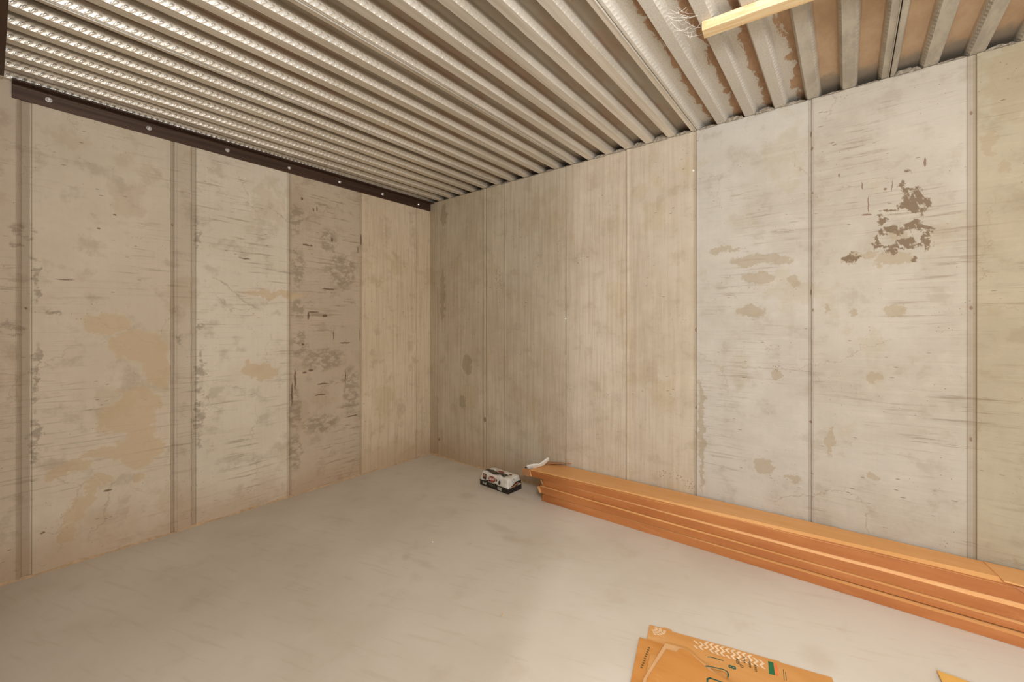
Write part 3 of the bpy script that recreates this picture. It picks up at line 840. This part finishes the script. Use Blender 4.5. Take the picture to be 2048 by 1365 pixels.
# film sags between the cans on the long sides
vs = [(x, y + (0.0025 * abs(math.sin(x / PL * 4 * PI)) if 0.04 < z < 0.1 and y < 0.03 else 0) * -1 + 0.0, z) for x, y, z in vs]
mesh('shrink_film', vs, fs, M_white, pk, True)
FO = lambda x, z: (x, inset(max(z, 0.036)) - 0.0034 if z > 0.036 else -0.0008, z)
def front(name, outline, mat, off=0.0):
    pts = [FO(x, z) for x, z in outline]
    vs = [(x, y - off, z) for x, y, z in pts]
    k = len(vs)
    cx = sum(p[0] for p in vs) / k; cz = sum(p[2] for p in vs) / k
    fc = FO(cx, cz)
    vs.append((fc[0], fc[1] - off, fc[2]))
    return mesh(name, vs, [(i, (i + 1) % k, k) for i in range(k)], mat, pk)
def oval(cx, cz, rx, rz_, n=28, tilt=0.0):
    return [(cx + rx * math.cos(t), cz + rz_ * math.sin(t) + tilt * rx * math.cos(t)) for t in [2 * PI * i / n for i in range(n)]]
band = MB()
xs = [i / 30 * PL for i in range(31)]
top = [0.036 + 0.020 * math.exp(-((x - 0.12) / 0.045) ** 2) + 0.006 for x in xs]
vb = []
for x, zt in zip(xs, top):
    vb += [(x, -0.0012, 0.030), (x, FO(x, 0.0365)[1] - 0.0008 if True else 0, 0.0365), (x, FO(x, zt)[1] - 0.0006, max(zt, 0.037))]
band.add(vb, [(i * 3 + j, i * 3 + 3 + j, i * 3 + 4 + j, i * 3 + 1 + j) for i in range(30) for j in range(2)])
band.build('printed_band', M_black, pk)
front('brand_oval', oval(0.132, 0.071, 0.038, 0.021), M_redp, 0.0012)
text_mesh('S&W', 0.028, lambda x, y: Vector(FO(0.132 + x, 0.071 + y)) + Vector((0, -0.0026, 0)), 'brand_lettering', M_ltp, pk, 0.0005)
text_mesh('BLACK BEANS', 0.0115, lambda x, y: Vector(FO(0.132 + x, 0.047 + y)) + Vector((0, -0.0034, 0)), 'product_lettering', M_ltp, pk, 0.0002)
text_mesh('Organic', 0.022, lambda x, y: Vector((0.135 + x, -0.0022, 0.027 + y)), 'script_lettering', M_greenp, pk, 0.0007, 0.4)
# picture of a can, left
front('can_picture', [(0.028, 0.094), (0.068, 0.092), (0.070, 0.052), (0.033, 0.054)], M_darkp, 0.0010)
front('can_picture_label', oval(0.049, 0.078, 0.014, 0.010), M_tanp, 0.0020)
b = MB(); b.add([(0.036, -0.0018, 0.018), (0.072, -0.0018, 0.014), (0.072, -0.0018, 0.034), (0.036, -0.0018, 0.034)], [(0, 1, 2, 3)]); b.build('bowl_picture', M_ltp, pk)
b = MB(); b.add([(0.042, -0.0024, 0.022), (0.066, -0.0024, 0.020), (0.068, -0.0024, 0.036), (0.042, -0.0024, 0.036)], [(0, 1, 2, 3)]); b.build('bean_picture', M_greenp, pk)
front('leaf_mark', oval(0.180, 0.073, 0.007, 0.010), M_greenp, 0.0012)
front('seal_mark', oval(0.212, 0.064, 0.011, 0.015), M_darkp, 0.0012)
b = MB(); b.add([(0.196, -0.0018, 0.010), (0.235, -0.0018, 0.010), (0.235, -0.0018, 0.034), (0.196, -0.0018, 0.034)], [(0, 1, 2, 3)]); b.build('bar_code', M_ltp, pk)
b = MB()
for i in range(9):
    x = 0.200 + i * 0.0036
    b.add([(x, -0.0023, 0.014), (x + 0.0016, -0.0023, 0.014), (x + 0.0016, -0.0023, 0.031), (x, -0.0023, 0.031)], [(0, 1, 2, 3)])
b.build('bar_code_lines', M_blackp, pk)
# dark label on top, draped over the can rims
b = MB(); nx, ny = 40, 12; vs = []
for i in range(nx + 1):
    for j in range(ny + 1):
        x = lerp(0.030, 0.245, i / nx); y = lerp(0.022, 0.072, j / ny) + 0.010 * math.sin(i * 0.25)
        vs.append((x, y, 0.1062 + can_bump(x, y) + 0.0015 * math.sin(x * 130 + y * 60) + 0.0012))
b.add(vs, [(i * (ny + 1) + j, (i + 1) * (ny + 1) + j, (i + 1) * (ny + 1) + j + 1, i * (ny + 1) + j + 1) for i in range(nx) for j in range(ny)])
b.build('top_label', M_darkp, pk, True)
b = MB()
for cx, cy, rx, ry, zz in ((0.155, 0.078, 0.034, 0.015, 0.1145), (0.250, 0.085, 0.016, 0.008, 0.1125)):
    N_ = 20; b = MB()
    b.add([(cx + rx * math.cos(2 * PI * i / N_), cy + ry * math.sin(2 * PI * i / N_), zz) for i in range(N_)], [tuple(range(N_))])
    b.build('top_print', M_redp, pk)
# right end: opening in the film showing the tan board and a recycling ring
XE = lambda z: PL - inset(max(z, 0.036)) + 0.0010
b = MB()
ol = [(0.030, 0.010), (0.125, 0.010), (0.128, 0.052), (0.110, 0.060), (0.060, 0.048), (0.038, 0.040)]
b.add([(XE(z), y, z) for y, z in ol], [tuple(range(len(ol)))]); b.build('end_window', M_tanp, pk)
b = MB()
ol = [(0.022, 0.006), (0.133, 0.006), (0.150, 0.030), (0.150, 0.066), (0.100, 0.070), (0.040, 0.048), (0.015, 0.040), (0.004, 0.034), (0.004, 0.006)]
b.add([(XE(z) - 0.0005, y, z) for y, z in ol], [tuple(range(len(ol)))]); b.build('end_band', M_black, pk)
b = MB(); N_ = 20
for i in range(N_):
    a0, a1 = 2 * PI * i / N_, 2 * PI * (i + 1) / N_
    f = lambda a, r: (XE(0.078 + r * math.sin(a)) + 0.001, 0.070 + r * math.cos(a), 0.078 + r * math.sin(a))
    k = len(b.v); b.add([f(a0, 0.011), f(a1, 0.011), f(a1, 0.014), f(a0, 0.014)], [(0, 1, 2, 3)])
b.build('ring_mark', M_greenp, pk)

# ------------------------------------------------------------------ flattened cartons on the floor
M_sheet = cardboard('flat_kraft_sheet', (206, 146, 78), (214, 156, 90), (230, 184, 134))
M_sheet2 = cardboard('flat_kraft_sheet_dark', (200, 134, 62), (208, 144, 74), (222, 166, 104))
M_sheet3 = cardboard('pale_kraft_sheet', (216, 168, 116), (222, 176, 126), (234, 198, 160))
M_yel = cardboard('yellow_kraft_sheet', (226, 172, 84), (232, 180, 94), (236, 190, 110))
M_dust = plain('dusty_sole_print', (234, 206, 172), 0.9, 0, 0.08, 40)
M_pgreen = plain('printed_green', (28, 104, 66), 0.5)
M_porange = plain('printed_orange', (232, 122, 70), 0.5)
M_pteal = plain('printed_teal', (46, 96, 78), 0.5)
M_pbrown = plain('printed_brown', (110, 92, 50), 0.5)
def sheet(pts, z0, z1, mat, label, slope=None):
    ox, oy = pts[0]
    b = MB()
    b.prism([(x - ox, y - oy) for x, y in pts], z0, z1)
    o = b.build('cardboard_sheet', mat, None, False, (ox, oy, 0))
    bevel(o, 0.0006, 1)
    return tag(o, label, 'cardboard', 'flattened cardboard on the floor')
sA = sheet([(2.535, -0.972), (2.583, -0.958), (2.586, -0.950), (2.617, -0.944), (2.620, -0.953), (2.80, -0.905), (2.983, -0.858), (2.985, -0.862), (3.136, -0.826), (3.26, -1.34), (2.66, -1.49)],
           0.0005, 0.0050, M_sheet, 'largest flattened cardboard sheet, with shoe prints, a green and orange printed bar')
sB = sheet([(2.532, -1.072), (2.70, -1.032), (2.80, -1.42), (2.63, -1.46)], 0.0055, 0.0100, M_sheet2, 'leftmost flattened cardboard sheet, sticking out past the large printed one')
sC = sheet([(2.597, -1.132), (2.640, -1.124), (2.76, -1.10), (2.86, -1.42), (2.67, -1.46)], 0.0105, 0.0145, M_sheet, 'narrow flattened cardboard sheet between the leftmost and the topmost')
sD = sheet([(2.626, -1.052), (2.70, -1.030), (2.90, -1.12), (3.0, -1.50), (2.66, -1.50), (2.622, -1.26)], 0.0150, 0.0190, M_sheet3, 'pale-edged flattened cardboard sheet lying just under the topmost one')
sE = sheet([(2.642, -1.084), (2.677, -1.076), (2.681, -1.048), (2.705, -1.040), (2.79, -1.085), (2.98, -1.12), (3.06, -1.45), (2.70, -1.52), (2.634, -1.26)], 0.0195, 0.0240, M_sheet2,
           'topmost flattened cardboard sheet, plain orange with a notched corner')
sF = sheet([(3.430, -0.560), (3.62, -0.560), (3.70, -0.78), (3.46, -0.80)], 0.0080, 0.0120, M_yel, 'yellow cardboard corner at the lower right edge of the picture, apart from the others')

E1 = Vector((0.970, 0.235)).normalized(); E2 = Vector((-E1.y, E1.x))
def on(parent, name, quads, mat, z):
    b = MB()
    for q in quads:
        b.add([(x - parent.location.x, y - parent.location.y, z) for x, y in q], [tuple(range(len(q)))])
    return b.build(name, mat, parent)
ZA = 0.0056
on(sA, 'green_bar', [[(2.960, -0.948), (2.978, -0.942), (2.965, -0.880), (2.949, -0.884)]], M_pgreen, ZA)
on(sA, 'orange_bar', [[(2.980, -0.941), (2.988, -0.938), (2.976, -0.878), (2.967, -0.881)]], M_porange, ZA)
# zigzag sole print and heel print in dust
def strip(p0, direction, amp, step, n, wd):
    d = Vector(direction).normalized(); nn = Vector((-d.y, d.x)); out = []
    P_ = [Vector(p0) + d * step * i + nn * amp * (1 if i % 2 else -1) for i in range(n + 1)]
    for i in range(n):
        a, c_ = P_[i], P_[i + 1]; off = nn * wd / 2
        out.append([tuple(a - off), tuple(a + off), tuple(c_ + off), tuple(c_ - off)])
    return out
q = []
base = Vector((2.715, -0.958))
rz_ = random.Random(8)
for i in range(13):
    o_ = base + E1 * (0.0185 * i)
    L_ = 4 if 1 < i < 11 else 3
    q += [qq for qq in strip(tuple(o_ - E2 * (0.030 - 0.002 * (i % 2))), tuple(E2), 0.0055, 0.0135, L_, 0.0095) if rz_.random() < 0.96]
on(sA, 'sole_print', q, M_dust, ZA)
q = []
for k in range(3):
    for i in range(9):
        a0 = -1.3 + i * 0.26; a1 = a0 + 0.19; r0 = 0.012 + k * 0.012; r1 = r0 + 0.009
        c0 = Vector((2.546, -0.985))
        f = lambda a, r: tuple(c0 + E1 * r * math.cos(a) * 1.3 + E2 * r * math.sin(a) * 0.85)
        q.append([f(a0, r0), f(a0, r1), f(a1, r1), f(a1, r0)])
q = [qq for qq in q if all((Vector(p) - Vector((2.535, -0.972))).dot(E2) < -0.002 and (Vector(p) - Vector((2.535, -0.972))).dot(E1) > 0.002 for p in qq)]
on(sA, 'heel_print', q, M_dust, ZA)
def arc_strip(pts, wd):
    P_ = [Vector(p) for p in pts]; out = []
    for i in range(len(P_) - 1):
        d = (P_[i + 1] - P_[i]).normalized(); nn = Vector((-d.y, d.x)) * wd / 2; e = d * wd * 0.2
        out.append([tuple(P_[i] - nn - e), tuple(P_[i + 1] - nn + e), tuple(P_[i + 1] + nn + e), tuple(P_[i] + nn - e)])
    return out
on(sA, 'printed_bracket', arc_strip([(2.768, -1.004), (2.775, -0.998), (2.786, -0.994), (2.819, -0.986)], 0.0035), M_pteal, ZA + 0.0003)
on(sE, 'printed_bracket', arc_strip([(2.780, -1.078), (2.788, -1.072), (2.834, -1.054), (2.846, -1.056), (2.852, -1.066), (2.853, -1.080)], 0.0050), M_pteal, 0.0243)
on(sE, 'printed_bracket', arc_strip([(2.806, -1.165), (2.799, -1.133), (2.805, -1.123), (2.817, -1.121), (2.848, -1.115)], 0.0060), M_pteal, 0.0243)
def tfn(px, py, z):
    return lambda x, y: Vector((px - sA.location.x + (E2 * x - E1 * y).x, py - sA.location.y + (E2 * x - E1 * y).y, z))
text_mesh('8', 0.034, tfn(2.852, -0.998, ZA + 0.0003), 'printed_number', M_pteal, sA, 0.0012)
text_mesh('SIDE', 0.015, tfn(2.862, -0.955, ZA + 0.0006), 'printed_word', M_pbrown, sA, 0.0004)
text_mesh('17', 0.017, tfn(2.879, -0.972, ZA + 0.0006), 'printed_number', M_pbrown, sA, 0.0004)
q = []
rnd = random.Random(3)
for i in range(3):
    for k in range(4):
        o_ = Vector((2.879 + i * 0.017, -0.950 + 0.003 * i)) + E2 * (k * 0.009 - 0.012 * i)
        q.append([tuple(o_), tuple(o_ + E1 * 0.007), tuple(o_ + E1 * 0.007 + E2 * 0.006), tuple(o_ + E2 * 0.004)])
on(sA, 'faded_print', q, M_pbrown, ZA + 0.0006)
on(sA, 'printed_line', [[(3.005, -0.948), (3.007, -0.947), (2.998, -0.892), (2.996, -0.893)], [(3.011, -0.944), (3.013, -0.943), (3.006, -0.900), (3.004, -0.901)]], M_pbrown, ZA)
on(sB, 'printed_code', [[(2.578 + 0.006 * i * 0.25, -1.100 - 0.012 * i), (2.586 + 0.006 * i * 0.25, -1.100 - 0.012 * i), (2.586 + 0.006 * i * 0.25, -1.107 - 0.012 * i), (2.578 + 0.006 * i * 0.25, -1.107 - 0.012 * i)] for i in range(10)], M_pbrown, 0.0103)

# ------------------------------------------------------------------ crumbs on the floor
b = MB(); b.tube([(0, 0, 0), (0.004, -0.012, 0.001), (0.007, -0.026, 0)], [0.0016, 0.0022, 0.001], 5)
sl = b.build('wood_splinter', M_pine, None, False, (2.010, -1.292, 0.0022))
tag(sl, 'tiny yellow wood splinter lying alone on the bare floor', 'splinter')
b = MB(); b.tube([(0, 0, 0), (0.006, 0.003, 0.002), (0.011, 0.001, 0)], [0.003, 0.005, 0.002], 5)
sl = b.build('plaster_crumb', M_foam, None, False, (1.309, -1.099, 0.0045))
tag(sl, 'tiny white crumb on the floor out from the left wall', 'crumb')
for (x, z) in ((1.535, 1.305), (2.444, 2.200)):
    b = MB(); b.tube([(x, 0.002, z), (x, -0.006, z)], [0.007, 0.005], 10)
    b.build('tie_plug', M_foam, wall_right)
